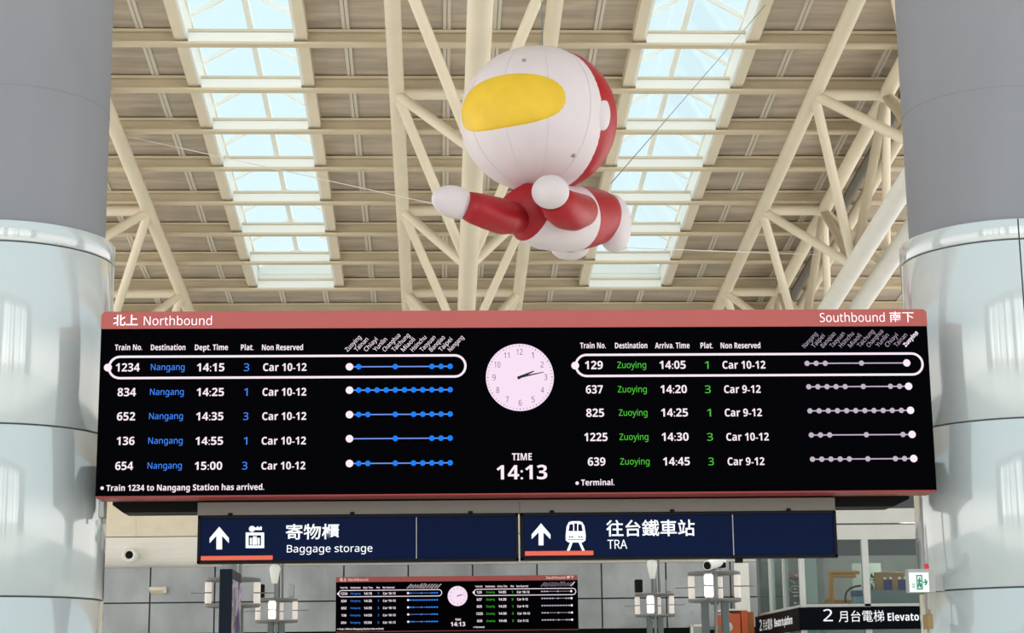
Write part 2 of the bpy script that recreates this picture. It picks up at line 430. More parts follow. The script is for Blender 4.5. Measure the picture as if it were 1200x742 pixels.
# unseen piers behind the viewer, added to streak the reflections in the cladding
rw = thing('wall_reflection_piers', (0, -8, 0), 'unseen piers behind the viewer, added for streaks in the column cladding', 'wall', kind='structure')
PIER = mat('reflection_pier_grey', (120, 120, 118), .6, noise=.05)
for X, wd in ((-13, 3.5), (-9.2, .5), (-8.0, .3), (-6.4, .6), (-5.0, .25), (-3.6, .9), (-1.6, .25), (0, 1.6), (2.2, .25), (3.6, .5), (5.2, .9), (6.8, .25), (8.2, .5), (10, .3), (13, 3.5)):
    c = MB(); c.box(X-wd/2, X+wd/2, -8.3, -8, 0, 15); c.build('pier', PIER, rw)
c = MB(); c.box(-15, 15, -8.3, -8, 15, 15.8); c.build('transom', PIER, rw)

# ------------------------------------------------------------------ departure boards
BY = 12.66
BX, BZT = -2.40667, 1.6+2.66434
BH, BW = 1.34134, 6.0
BZB = BZT-BH
def L(px, py):
    """photo point on the near board's face -> board coordinates"""
    p = at(px, py, BY); return Vector((p.x-BX, p.z-BZB))
def bt(mb, txt, x0, x1, y, cap, mi=0, off=.014, box=False):
    a, b = L(x0, y), L(x1, y); h = (L(x0, y-cap)-a).length
    b.y = a.y = (a.y+b.y)/2
    put_text(mb, txt, a, b, h, -.004, mi, off, box)
def capsule(mb, x0, x1, z0, z1, w, y, mi=0):
    r = (z1-z0)/2; zc = (z0+z1)/2; n = 14; o, q = [], []
    for side, xc in ((1, x1-r), (-1, x0+r)):
        for i in range(n+1):
            t = math.pi*(i/n-.5)+(0 if side > 0 else math.pi)
            o.append((xc+r*math.cos(t), y, zc+r*math.sin(t))); q.append((xc+(r-w)*math.cos(t), y, zc+(r-w)*math.sin(t)))
    k = len(o); mb.add(o+q, [(i, (i+1) % k, k+(i+1) % k, k+i) for i in range(k)], mi)
def make_board():
    t = thing('departure_board', (0, 0, 0), 'wide black departure board with red header mounted between the two columns', 'departure board', 'departure boards')
    hz = (L(300, 384.6).y+L(900, 383.2).y)/2; bz = (L(300, 580.2).y+L(900, 575.6).y)/2
    r = .035
    h = MB(); pts = [(0, hz)]
    pts += [(r-r*math.cos(a), BH-r+r*math.sin(a)) for a in [math.pi/2*i/6 for i in range(7)]]
    pts += [(BW-r+r*math.sin(a), BH-r+r*math.cos(a)) for a in [math.pi/2*i/6 for i in range(7)]] + [(BW, hz)]
    h.prism(pts, 0, .28)
    hd = h.build('header_panel', RED, t)
    for w, xa, xb, yb, cp, of, bx in (('北上', 132.5, 161.5, 382, 13, .02, True), ('Northbound', 168.5, 248.3, 381.3, 10.4, .0, False), ('Southbound', 960.7, 1036.8, 377.4, 10.4, .0, False), ('南下', 1042.6, 1071.2, 377.8, 12.6, .008, True)):
        x = MB(); bt(x, w, xa, xb, yb, cp, 0, of, bx); x.flat = True
        x.build('header_lettering', mat('header_white_film', (246, 220, 226), .5, emit=(255, 225, 232), strength=.3), hd)
    c = MB(); c.box(0, BW, .012, .28, bz, hz); c.build('casing', BLACK, t)
    c = MB(); c.box(0, BW, -.004, .275, 0, bz, bev=.006); c.build('bottom_rail', mat('dark_red_rail', (150, 52, 50), .4), t)
    s = MB(); s.box(.006, BW-.006, .0, .02, bz, hz-.002); sc = s.build('led_screen', BLACKSCR, t)
    MM = [LED, LEDB, LEDG, LEDD, LEDL, LEDP]
    def fin(mb, name): mb.flat = True; return mb.build(name, MM, sc)
    for w, x0, x1 in (('Train No.', 134.7, 166.7), ('Destination', 176.8, 217.3), ('Dept. Time', 228.4, 267.2), ('Plat.', 282.3, 297.2), ('Non Reserved', 307, 355.1)):
        a = MB(); bt(a, w, x0, x1, 410.6, 6.6); fin(a, 'column_heading')
    for w, x0, x1 in (('Train No.', 679.9, 709.9), ('Destination', 720.7, 758.6), ('Arriva. Time', 767.6, 808.1), ('Plat.', 820.9, 835.5), ('Non Reserved', 844.5, 891)):
        a = MB(); bt(a, w, x0, x1, 408.4, 6.6); fin(a, 'column_heading')
    names = ['Zuoying', 'Tainan', 'Chiayi', 'Yunlin', 'Changhua', 'Taichung', 'Miaoli', 'Hsinchu', 'Taoyuan', 'Banqiao', 'Taipei', 'Nangang']
    k = L(500, 400).x-L(499, 400).x; ppm = k
    def slant(mb, w, px, py, mi, cap, off):
        a0 = L(px, py); v, _ = glyphs(w, off); ln = len(w)*3.15*ppm*1.05
        b0 = a0+Vector((math.cos(math.radians(46)), math.sin(math.radians(46))))*ln
        put_text(mb, w, a0, b0, cap*ppm, -.004, mi, off)
    for i, w in enumerate(names): a = MB(); slant(a, w, 407.4+10.95*i, 412.6, 0, 5.2, .002); fin(a, 'station_name')
    for i, w in enumerate(names[::-1]): a = MB(); slant(a, w, 943.2+10.75*i, 408.4-.12*i, 0 if i == 11 else 5, 5.2, .03 if i == 11 else -.006); fin(a, 'station_name')
    N = [('1234', 135.7, 163.7, 435.6, 'Nangang', 176.8, 216.3, '14:15', 230.8, 263, '3', 285.7, 292, 'Car 10-12', 308.3, 359.2, (0, 1, 5, 9, 10, 11), 429.8),
         ('834', 137.7, 159.3, 464.6, 'Nangang', 175.8, 215.3, '14:25', 230.4, 262.5, '1', 286, 290.2, 'Car 10-12', 307.6, 358.9, tuple(range(12)), 457.2),
         ('652', 137, 158.3, 493, 'Nangang', 174.8, 214.3, '14:35', 229.8, 261.8, '3', 285, 291, 'Car 10-12', 307.3, 358.9, (0, 1, 2, 5, 7, 8, 9, 10, 11), 485.8),
         ('136', 136.7, 157.6, 521.8, 'Nangang', 173.8, 214, '14:55', 229, 261.4, '1', 285.6, 289.8, 'Car 10-12', 306.6, 358.5, (0, 5, 9, 10, 11), 514),
         ('654', 135, 156, 551, 'Nangang', 173, 213, '15:00', 228, 260.4, '3', 283.7, 289.8, 'Car 10-12', 306.3, 357.8, (0, 1, 2, 5, 7, 8, 9, 10, 11), 543)]
    for n, a0, a1, yb, ds, b0, b1, tm, c0, c1, pl, p0, p1, car, r0, r1, st, yd in N:
        a = MB(); bt(a, n, a0, a1, yb, 9.6, 0, .012); fin(a, 'train_number')
        a = MB(); bt(a, ds, b0, b1, yb-1.6, 7.4, 1, .0); fin(a, 'destination')
        a = MB(); bt(a, tm, c0, c1, yb-.2, 9.4, 0, .012); fin(a, 'departure_time')
        a = MB(); bt(a, pl, p0, p1, yb-.6, 8.8, 1, .0); fin(a, 'platform_number')
        a = MB(); bt(a, car, r0, r1, yb-.6, 9.0, 0, .012); fin(a, 'car_range'); a = MB()
        A_, B_ = L(409.6, yd), L(527.5, yd); zc = (A_.y+B_.y)/2
        a.add([(A_.x, -.003, zc-.7*k), (B_.x, -.003, zc-.7*k), (B_.x, -.003, zc+.7*k), (A_.x, -.003, zc+.7*k)], [(0, 1, 2, 3)], 4)
        for q in st:
            a.disc(A_.x+(B_.x-A_.x)*q/11, zc, (4.4 if q == 0 else 3.2)*k, -.005, mi=0 if q == 0 else 3)
        fin(a, 'route_diagram')
    Sd = [('129', 685.5, 706.5, 432.9, 723.4, 757.1, '14:05', 772.9, 803.6, '1', 826, 830.4, 'Car 10-12', 846.7, 897, (0, 1, 2, 6, 11), 426, 945.6, 1062.4),
          ('637', 686.6, 706.5, 461.4, 724, 757.9, '14:20', 774, 805, '3', 826, 832.9, 'Car 9-12', 848.6, 891.4, (0, 1, 2, 3, 4, 6, 9, 10, 11), 453.4, 947.6, 1064.6),
          ('825', 687, 708, 488.8, 725.2, 758.6, '14:25', 774.7, 806.2, '1', 828.6, 833.2, 'Car 9-12', 849.4, 892.9, tuple(range(12)), 481.6, 949, 1066.8),
          ('1225', 684.7, 712, 517.2, 726, 759.7, '14:30', 775.5, 807, '3', 828.7, 835.5, 'Car 10-12', 851.2, 901, (0, 1, 2, 6, 10, 11), 509.9, 950.6, 1068.7),
          ('639', 688.9, 709.5, 546, 726.7, 761.2, '14:45', 777, 808.5, '3', 830.2, 836.6, 'Car 9-12', 852.7, 895.8, (0, 1, 2, 3, 4, 6, 9, 10, 11), 538.2, 952, 1070.6)]
    for n, a0, a1, yb, b0, b1, tm, c0, c1, pl, p0, p1, car, r0, r1, st, yd, d0, d1 in Sd:
        a = MB(); bt(a, n, a0, a1, yb, 9.6, 0, .012); fin(a, 'train_number')
        a = MB(); bt(a, 'Zuoying', b0, b1, yb-1.4, 7.4, 2, .0); fin(a, 'destination')
        a = MB(); bt(a, tm, c0, c1, yb-.4, 9.4, 0, .012); fin(a, 'arrival_time')
        a = MB(); bt(a, pl, p0, p1, yb-.6, 8.8, 2, .0); fin(a, 'platform_number')
        a = MB(); bt(a, car, r0, r1, yb-.6, 9.0, 0, .012); fin(a, 'car_range'); a = MB()
        A_, B_ = L(d0, yd), L(d1, yd-.4); zc = (A_.y+B_.y)/2
        a.add([(A_.x, -.003, zc-.7*k), (B_.x, -.003, zc-.7*k), (B_.x, -.003, zc+.7*k), (A_.x, -.003, zc+.7*k)], [(0, 1, 2, 3)], 5)
        for q in st:
            a.disc(A_.x+(B_.x-A_.x)*q/11, zc, (4.4 if q == 11 else 3.1)*k, -.005, mi=0 if q == 11 else 5)
        fin(a, 'route_diagram')
    a = MB(); capsule(a, L(126.5, 431).x, L(546.8, 430).x, L(330, 443.8).y, L(330, 416.2).y, 2.7*k, -.004); a.disc(L(126.6, 431).x, L(126.6, 431).y, 4.6*k, -.006)
    fin(a, 'highlight_outline')
    a = MB(); capsule(a, L(673.5, 429).x, L(1082.3, 427).x, L(880, 441.3).y, L(880, 414).y, 2.7*k, -.004); a.disc(L(674, 429).x, L(674, 428.7).y, 4.6*k, -.006)
    fin(a, 'highlight_outline')
    a = MB(); bt(a, 'Train 1234 to Nangang Station has arrived.', 124.6, 309.5, 575, 7); p = L(119.8, 572.3); a.disc(p.x, p.y, 2*k, -.004); fin(a, 'notice_line')
    a = MB(); bt(a, 'Terminal.', 681, 720, 569, 6.8); p = L(676.3, 566.4); a.disc(p.x, p.y, 2*k, -.004); fin(a, 'notice_line')
    a = MB(); bt(a, 'TIME', 600, 623.2, 539.6, 8.2); fin(a, 'time_heading'); a = MB(); bt(a, '14:13', 582, 641.4, 562, 16.6, 0, .012); fin(a, 'time_display')
    # clock
    cc = L(609.2, 442.4); R = 39.8*k
    cl = MB(); cl.lathe((cc.x, 0, cc.y), [(R, .0), (R, -.006), (0, -.006)], n=64, axis='y', caps=False)
    ck = cl.build('clock_face', LEDK, t)
    for i in range(1, 13):
        a = MB()
        g = math.radians(90-30*i); w = 2.9*k*len(str(i)) if i not in (1,) else 2.2*k
        p = Vector((cc.x+.76*R*math.cos(g), cc.y+.76*R*math.sin(g)))
        if i == 11: w = 5.2*k
        put_text(a, str(i), (p.x-w*.62, p.y-3.4*k), (p.x+w*.62, p.y-3.4*k), 6.8*k, -.0075, 0, 0.0); a.flat = True; a.build('clock_numeral', LEDN, ck)
    a = MB()
    for i in range(60):
        g = math.radians(6*i); u = Vector((math.cos(g), math.sin(g))); q = Vector((-u.y, u.x)); w = (.55 if i % 5 == 0 else .3)*k
        pp = [cc+u*.925*R-q*w, cc+u*.965*R-q*w, cc+u*.965*R+q*w, cc+u*.925*R+q*w]
        a.add([(v.x, -.0075, v.y) for v in pp], [(0, 1, 2, 3)])
    a.flat = True; a.build('minute_marks', LEDN, ck)
    for nm, ang, ln, w in (('hour_hand', 90-66.5, 18*k, 1.3*k), ('minute_hand', 90-78, 28.5*k, .85*k)):
        g = math.radians(ang); u = Vector((math.cos(g), math.sin(g))); q = Vector((-u.y, u.x)); h = MB()
        pp = [cc-u*3*k-q*w*1.4, cc+u*ln-q*w*.5, cc+u*ln+q*w*.5, cc-u*3*k+q*w*1.4]
        h.prism([(v.x, v.y) for v in pp], -.011, -.008); h.build(nm, INK, ck)
    # hinge tab
    return t
board = make_board()
board.location = (BX, BY, BZB)
far = copy_tree(board); far.location = (-2.503, 44.67, BZB)
far['label'] = 'small distant departure board on the far panel wall under the blue signs'
board['label'] = 'wide black departure board with red header mounted between the two columns'
fp = thing('board_support', (.5, 44.95, 0), 'dark posts carrying the distant departure board', 'support')
for X in (-1.6, 2.6):
    c = MB(); c.box(X-.08, X+.08, 44.96, 45.12, 0, BZB+.7); c.box(X-.2, X+.2, 44.96, 45.3, 0, .03); c.build('post', BLACK, fp)

# black support housing behind and below the near board
z_lo = at(600, 597.5, 13.05).z
xl, xr = at(131, 590, 13.0).x, at(1067, 588, 13.0).x
c = MB(); zt_ = BZB+.35
c.prism([(xl, z_lo+.055), (xl+.075, z_lo), (xr-.12, z_lo), (xr, z_lo+.055), (xr, zt_), (xl, zt_)], 13.03, 13.30)
tag(c.build('support_housing', BLACK), 'long black mounting housing tucked behind the departure board', 'housing')
# small bracket at the left column
c = MB(); p = at(124, 598, 13.1); c.box(p.x-.045, p.x+.0, 13.05, 13.15, p.z-.06, p.z+.08, bev=.008); c.tube((p.x-.01, 13.1, p.z-.06), (p.x-.01, 13.1, p.z-.10), .012)
tag(c.build('wall_clamp', STEEL), 'small grey clamp on the left column under the departure board', 'clamp')

# ------------------------------------------------------------------ hanging blue signs
SY = 12.90
def G(px, py): p = at(px, py, SY); return Vector((p.x, p.z))
c = MB(); a, b = at(232.5, 605, SY+.05), at(977, 598, SY+.05)
zb1 = (a.z+b.z)/2
c.box(a.x, b.x, SY-.0, SY+.12, zb1-.003, BZB-.012); 
hb = c.build('hanger_beam', BEAMG); tag(hb, 'long grey hanger beam between departure board and blue signs', 'beam')
cc = MB(); xm = G(609, 600).x; cc.box(xm-.002, xm+.002, SY-.003, SY+.0, zb1, BZB-.02); cc.build('joint_line', GROOVE, hb)
def sign(x0, x1, yt0, yt1, yb0, yb1, label, seamx):
    """photo extents of the face"""
    p0, p1 = G(x0, (yt0+yb0)/2), G(x1, (yt1+yb1)/2)
    zt = (G(x0, yt0).y+G(x1, yt1).y)/2; zb = (G(x0, yb0).y+G(x1, yb1).y)/2
    t = thing('direction_sign', (p0.x, SY, zb), label, 'sign', 'blue signs under the departure board')
    c = MB(); fw = .022
    c.box(p0.x, p1.x, SY+.004, SY+.10, zb, zt)
    for q in ((p0.x, p1.x, zb, zb+fw), (p0.x, p1.x, zt-fw, zt), (p0.x, p0.x+fw, zb, zt), (p1.x-fw, p1.x, zb, zt)):
        c.box(q[0], q[1], SY-.012, SY+.02, q[2], q[3], bev=.003)
    c.build('sign_frame', NAVYF, t)
    c = MB(); c.box(p0.x+fw, p1.x-fw, SY-.002, SY+.003, zb+fw, zt-fw); pn = c.build('sign_face', NAVY, t)
    c = MB(); X = G(seamx, 625).x; c.box(X-.003, X+.003, SY-.004, SY-.001, zb+fw, zt-fw); c.build('face_joint', STEEL, t)
    for px in (.1, .48, .85):
        X = p0.x+(p1.x-p0.x)*px; c = MB(); c.tube((X, SY+.05, zt-.005), (X, SY+.05, zb1+.004), .014); c.tube((X, SY-.005, zt-.002), (X, SY-.005, zt+.018), .016, n=8); c.build('hanger_bolt', BLACK, t)
    return t, pn, zb, zt
def poly(mb, pts, y=SY-.004, mi=0): mb.prism([tuple(G(*p)) for p in pts], y, y+.0025, mi)
def gt(mb, w, x0, x1, yb, cap, off, box=False):
    a, b = G(x0, yb), G(x1, yb); h = (G(x0, yb-cap)-a).length; a.y = b.y = (a.y+b.y)/2
    put_text(mb, w, a, b, h, SY-.005, 0, off, box)
def rectpx(x0, y0, x1, y1): return [(x0, y0), (x1, y0), (x1, y1), (x0, y1)]
def circ(mb, x, y, r, mi=0): p = G(x, y); mb.lathe((p.x, 0, p.y), [(0, SY-.004), (r*.00617, SY-.004), (r*.00617, SY-.002)], n=20, axis='y', caps=False, mi=mi)
def arrow(ax, ay, w, h, st):
    a = MB(); t = st*1.35
    poly(a, [(ax, ay), (ax+w/2, ay+h*.50), (ax+w/2, ay+h*.72), (ax+st/2, ay+h*.40), (ax+st/2, ay+h), (ax-st/2, ay+h), (ax-st/2, ay+h*.40), (ax-w/2, ay+h*.72), (ax-w/2, ay+h*.50)])
    return a
t, pn, zb, zt = sign(231.5, 607.5, 605, 601.5, 660.5, 657.5, 'blue Baggage storage sign with luggage pictogram, left of the pair of hanging signs', 488)
arrow(257, 617.5, 22.5, 26.5, 6.6).build('arrow_symbol', SIGNW, t)
a = MB(); a.prism([tuple(G(*p)) for p in rectpx(288, 624.3, 309.6, 642.5)], SY-.004, SY-.002)
circ(a, 295.3, 620, 3.6); poly(a, rectpx(295, 618.4, 306.8, 621.4)); poly(a, rectpx(301, 617.2, 303, 619)); poly(a, rectpx(304.8, 617.2, 306.8, 619))
a.prism([tuple(G(*p)) for p in rectpx(291.4, 627.6, 306, 639.4)], SY-.0046, SY-.004, 1)
poly(a, rectpx(293, 630.5, 304.4, 638.6), SY-.007); poly(a, rectpx(296.5, 628.8, 301, 630), SY-.007)
a.prism([tuple(G(*p)) for p in rectpx(295, 630.5, 295.8, 638.6)], SY-.0075, SY-.007, 1); a.prism([tuple(G(*p)) for p in rectpx(301.6, 630.5, 302.4, 638.6)], SY-.0075, SY-.007, 1)
a.build('luggage_pictogram', [SIGNW, NAVY], t)
a = MB(); gt(a, '寄物櫃', 335, 397.6, 632.4, 18.4, .012, True); a.flat = True; a.build('sign_lettering', SIGNW, t)
a = MB(); gt(a, 'Baggage storage', 336.2, 436.4, 647.2, 8.6, .0); a.flat = True; a.build('sign_lettering', SIGNW, t)
p0, p1 = G(235.6, 657.2), G(320, 651.2); a = MB(); a.box(p0.x, p1.x, SY-.025, SY-.002, (p0.y+G(320, 656.6).y)/2, p1.y, bev=.004); a.build('colour_bar', ORANGE, t)
t, pn, zb, zt = sign(610, 980.5, 601.5, 598.8, 657, 653, 'blue sign with train pictogram, right of the pair of hanging signs', 859)
arrow(634, 613.6, 22, 25.6, 5.6).build('arrow_symbol', SIGNW, t)
a = MB()
poly(a, [(664, 617), (666.5, 612.2), (670, 611), (679, 611), (682.4, 612.2), (685, 617), (686.4, 628), (686, 633.5), (683, 635.8), (666, 635.8), (663, 633.5), (662.8, 628)])
poly(a, [(668.4, 635), (671.5, 635), (667.2, 646), (664, 646)]); poly(a, [(677.6, 635), (680.6, 635), (685.6, 646), (682.4, 646)])
for q in ([(666.2, 622.6), (667.6, 614.6), (671.6, 614.6), (671.6, 622.6)], [(672.9, 622.6), (672.9, 613.6), (676.3, 613.6), (676.3, 622.6)], [(677.6, 614.6), (681.4, 614.6), (682.8, 622.6), (677.6, 622.6)], rectpx(665.5, 632.2, 683.5, 632.9)):
    a.prism([tuple(G(*p)) for p in q], SY-.0046, SY-.004, 1)
for x in (667.6, 670.6, 678.6, 681.6):
    p = G(x, 629.4); a.lathe((p.x, 0, p.y), [(0, SY-.0046), (.006, SY-.0046), (.006, SY-.004)], n=12, axis='y', caps=False, mi=1)
a.build('train_pictogram', [SIGNW, NAVY], t)
a = MB(); gt(a, '往台鐵車站', 710.6, 814.3, 628.8, 19.6, .012, True); a.flat = True; a.build('sign_lettering', SIGNW, t)
a = MB(); gt(a, 'TRA', 712, 735, 643.3, 10.6, .0); a.flat = True; a.build('sign_lettering', SIGNW, t)
p0, p1 = G(614.8, 651.8), G(695.2, 645.6); a = MB(); a.box(p0.x, p1.x, SY-.025, SY-.002, p0.y, p1.y, bev=.004); a.build('colour_bar', ORANGE, t)
q0 = G(862.5, 653.6); a = MB(); a.box(q0.x, q0.x+.05, SY+.0, SY+.06, q0.y-.035, q0.y+.004); a.build('hanger_tab', BLACK, t)

# ------------------------------------------------------------------ balloon: plain inflatable flying figure in white, red and yellow
BWHT = mat('white_nylon', (226, 216, 222), .55, noise=.02, nscale=(4, 4, 4), bump=.03)
BRED = mat('red_nylon', (170, 12, 30), .45, noise=.06, nscale=(4, 4, 4), bump=.03)
BYEL = mat('yellow_nylon', (236, 196, 48), .5, noise=.06, nscale=(4, 4, 4), bump=.05)
YB = 19.6
def sc_(Y): return Y/ FPX*1.04
HC = at(629, 140, YB)
bl = thing('balloon_figure', HC, 'white, red and yellow inflatable flying figure hanging under the roof above the departure board', 'balloon')
HA = (Vector((.885, 0, 0)), Vector((0, .86, 0)), Vector((0, 0, .84)))
h = MB(); h.ellip(HC, HA, 48, 30); head = h.build('head', BWHT, bl)
def shell(center_dir, inside, k, n=64):
    """patch of the head's surface, lifted by k, where inside(dir) > 0"""
    mb = MB(); C = Vector(center_dir).normalized(); a = C.cross(Vector((0, 0, 1))).normalized(); b = a.cross(C)
    rings = 14; vs = []
    for i in range(n):
        t = 2*math.pi*i/n; e = inside(t)
        for j in range(rings+1):
            g = e*j/rings; lift = k*(1-max(0, j/rings-.72)/.28*1.0)**.5 if j < rings else -.01
            dirv = C*math.cos(g)+(a*math.cos(t)+b*math.sin(t))*math.sin(g)
            u = Vector((dirv.x*HA[0].x, dirv.y*HA[1].y, dirv.z*HA[2].z)); vs.append(HC+u*(1+max(lift, -.01)))
    R_ = rings+1
    mb.add(vs, [(i*R_+j, ((i+1) % n)*R_+j, ((i+1) % n)*R_+j+1, i*R_+j+1) for i in range(n) for j in range(rings)], 0, True)
    return mb
def superell(hw, hh, p=2.6):
    return lambda t: 1/((abs(math.cos(t))/hw)**p+(abs(math.sin(t))/hh)**p)**(1/p)
shell((-.50, -.85, -.02), superell(math.radians(50), math.radians(22)), .02).build('visor', BYEL, head)
shell((.80, .60, .12), lambda t: math.radians(76), .045, 72).build('hood', BRED, head)
e_ = MB(); ec = HC+Vector((.70, -.42, -.06)); ed = Vector((.80, -.60, 0)).normalized()
ea = ed.cross(Vector((0, 0, 1))); e_.ellip(ec, (ea*.13, Vector((0, 0, .22)), ed*.10), 28, 14); e_.build('ear_pad', BWHT, head)
SEAMW = mat('nylon_seam', (226, 217, 223), .6)
for az in (-62, -28, 6, 40):
    sm_ = MB(); g_ = math.radians(az-90); ps = [HC+Vector((HA[0].x*1.002*math.cos(g_)*math.sin(t_), HA[1].y*1.002*math.sin(g_)*math.sin(t_), HA[2].z*1.002*math.cos(t_))) for t_ in [math.pi*(.04+.92*i_/30) for i_ in range(31)]]
    for u_, v_ in zip(ps, ps[1:]): sm_.tube(u_, v_, .0035, n=5, cap=False)
    sm_.build('seam', SEAMW, head)
for px, py in ((614, 71), (672, 182)):
    g = at(px, py, YB); v = MB()
    # little air valves on the surface of the head
    dd = (EYE-g).normalized(); o_ = g-HC
    A_ = (dd.x/HA[0].x)**2+(dd.y/HA[1].y)**2+(dd.z/HA[2].z)**2; B_ = 2*(o_.x*dd.x/HA[0].x**2+o_.y*dd.y/HA[1].y**2+o_.z*dd.z/HA[2].z**2)
    C_ = (o_.x/HA[0].x)**2+(o_.y/HA[1].y)**2+(o_.z/HA[2].z)**2-1; D_ = B_*B_-4*A_*C_
    if D_ > 0:
        s_ = g+dd*((-B_+math.sqrt(D_))/(2*A_)); v.ellip(s_, ((.025, 0, 0), (0, .025, 0), (0, 0, .025)), 12, 8); v.build('air_valve', STEEL, head)
def Q(px, py, Y): return at(px, py, Y)
u = sc_(1)
# torso
pts = [Q(604, 226, 19.55), Q(612, 238, 19.55), Q(624, 247, 19.6), Q(640, 252, 19.75), Q(656, 255, 19.95), Q(672, 256, 20.15), Q(688, 255, 20.35), Q(700, 254, 20.5), Q(709, 253, 20.62)]
rad = [.20, .30, .37, .40, .40, .39, .36, .33, .28]
tb = MB(); tb.loft(pts, rad, 36, [1, 1, 0, 0, 0, 1, 1, 1]); tb.build('torso', [BWHT, BRED], bl, True)
# arm reaching out
ar = MB(); ar.loft([Q(606, 256, 19.45), Q(590, 254, 19.2), Q(572, 249, 19.0), Q(556, 244, 18.85), Q(545, 240, 18.8)], [.17, .20, .19, .175, .15], 28); a1 = ar.build('arm', BRED, bl, True)
gx = (Q(506, 231, 18.6)-Q(560, 243, 18.9))*.5; g = MB(); g.ellip(Q(533, 237, 18.75), (gx, Vector((0, .18, 0)), Vector((.03, 0, .175))), 28, 18); g.build('glove', BWHT, a1)
# bent arm
ar = MB(); ar.loft([Q(682, 247, 19.75), Q(672, 248, 19.4), Q(663, 246, 19.1), Q(655, 241, 18.9), Q(648, 232, 18.75)], [.19, .22, .22, .205, .17], 28); a2 = ar.build('arm', BRED, bl, True)
g = MB(); g.ellip(Q(645, 225, 18.6), (Vector((.205, 0, 0)), Vector((0, .2, 0)), Vector((0, 0, .185))), 28, 18); g.build('glove', BWHT, a2)
# legs
lg = MB(); lg.loft([Q(690, 252, 20.4), Q(701, 254, 20.5), Q(706, 254, 20.56), Q(711, 255, 20.62), Q(715, 256, 20.7), Q(721, 257, 20.8)], [.24, .285, .285, .28, .26, .2], 30, [1, 0, 1, 0, 0]); l1 = lg.build('leg', [BWHT, BRED], bl, True)
g = MB(); g.ellip(Q(719, 262, 20.62), (Vector((.21, .0, .03)), Vector((0, .30, 0)), Vector((-.03, 0, .355))), 30, 20); g.build('boot', BWHT, l1)
lg = MB(); lg.loft([Q(668, 262, 20.2), Q(668, 272, 20.4), Q(668, 282, 20.6)], [.25, .24, .2], 28); l2 = lg.build('leg', BRED, bl, True)
g = MB(); g.ellip(Q(668, 290, 20.6), (Vector((.23, 0, 0)), Vector((0, .22, 0)), Vector((0, 0, .15))), 28, 18); g.build('boot', BWHT, l2)
WIRE = mat('pale_cord', (214, 212, 208), .6)
DWIRE = mat('grey_cord', (110, 118, 124), .6)
top = HC+Vector((.08, 0, .83)); c = MB(); c.tube(top, (top.x, top.y, zr(top.y)-.02), .006, n=6); c.build('hanging_cord', DWIRE, bl)
for (p, r_, M_) in ((Q(545, 247, 18.9), onroof(150, 160, .30), WIRE), (Q(722, 290, 20.75), at(958, 298.5, 33.0), WIRE), (Q(716, 215, 20.0), onroof(897, 6, .24), DWIRE)):
    c = MB(); c.tube(p, r_, .006, n=6); c.build('tether_cord', M_, bl)

# ------------------------------------------------------------------ lantern posts in the hall
LAMPG = mat('warm_lantern_glass', (196, 190, 184), .35, emit=(255, 240, 228), strength=.35)
LAMPB = mat('lit_lantern_glass', (250, 240, 230), .4, emit=(255, 244, 232), strength=1.25)
LSTEEL = mat('lamp_steel', (120, 122, 122), .4, metal=.4)
POSTG = mat('grey_green_post', (92, 102, 104), .45, metal=.2)
def lantern_post(cx, cy, Y, R, H, label, top=1.2, rot=0., spots=((-1, 0), (1, 0)), wide=False):
    p = at(cx, cy, Y); t = thing('lamp_post', (p.x, Y, 0), label, 'lamp post', 'lantern posts in the hall')
    zt, zb = p.z+H/2, p.z-H/2
    pw = .13 if wide else .09
    for sx_ in (-1, 1):
        c = MB(); c.box(p.x+sx_*pw-.045, p.x+sx_*pw+.045, Y-.06, Y+.06, 0, zb-.02, bev=.006); c.build('post', POSTG, t)
    c = MB()
    for z in (zb-.35, zb-1.2): c.box(p.x-pw, p.x+pw, Y-.02, Y+.02, z-.02, z+.02)
    c.tube((p.x, Y-.06, 0), (p.x, Y-.06, zb), .022); c.build('post_tie', LSTEEL, t)
    c = MB(); c.box(p.x-.2, p.x+.2, Y-.16, Y+.16, 0, .03, bev=.006); c.build('base_plate', LSTEEL, t)
    for z in (zt, zb):
        c = MB(); n = 40; r = .018
        for i in range(n):
            a0, a1 = 2*math.pi*i/n, 2*math.pi*(i+1)/n
            c.tube((p.x+R*math.cos(a0), Y+R*math.sin(a0), z), (p.x+R*math.cos(a1), Y+R*math.sin(a1), z), r, n=6, cap=False)
        for q in range(2):
            g = rot+q*math.pi/2; c.tube((p.x-R*math.cos(g), Y-R*math.sin(g), z), (p.x+R*math.cos(g), Y+R*math.sin(g), z), .014, n=6)
        c.build('ring', LSTEEL, t)
    c = MB(); c.tube((p.x, Y, zb-.05), (p.x, Y, zt+.05), .05); c.build('core_tube', LSTEEL, t)
    for q in range(4):
        g = rot+q*math.pi/2; x, y = p.x+R*.93*math.cos(g), Y+R*.93*math.sin(g); front = math.sin(g) < -.5
        c = MB(); c.lathe((x, y, 0), [(.036, zb+.02), (.044 if not front else .06, zb+.05), (.044 if not front else .06, zt-.05), (.036, zt-.02)], n=20); l = c.build('lantern', LAMPB if front else LAMPG, t)
        br = .062 if front else .047
        for u0, u1 in ((zt-.03, zt-.005), (zb+.005, zb+.03), (p.z-.008, p.z+.008)): c = MB(); c.lathe((x, y, 0), [(br, u0), (br, u1)], n=20); c.build('lantern_band', LSTEEL, l)
        c = MB(); c.tube((x-.02*math.cos(g), y-.02*math.sin(g), p.z), (x+.22*math.cos(g), y+.22*math.sin(g), p.z), .008, n=6); c.build('spike_rod', LSTEEL, t)
    c = MB(); c.tube((p.x, Y, zt), (p.x, Y, zt+top), .045); c.tube((p.x+.09, Y+.02, zt), (p.x+.09, Y+.02, zt+top*.95), .02); c.build('mast', LSTEEL, t)
    return t, p, zt
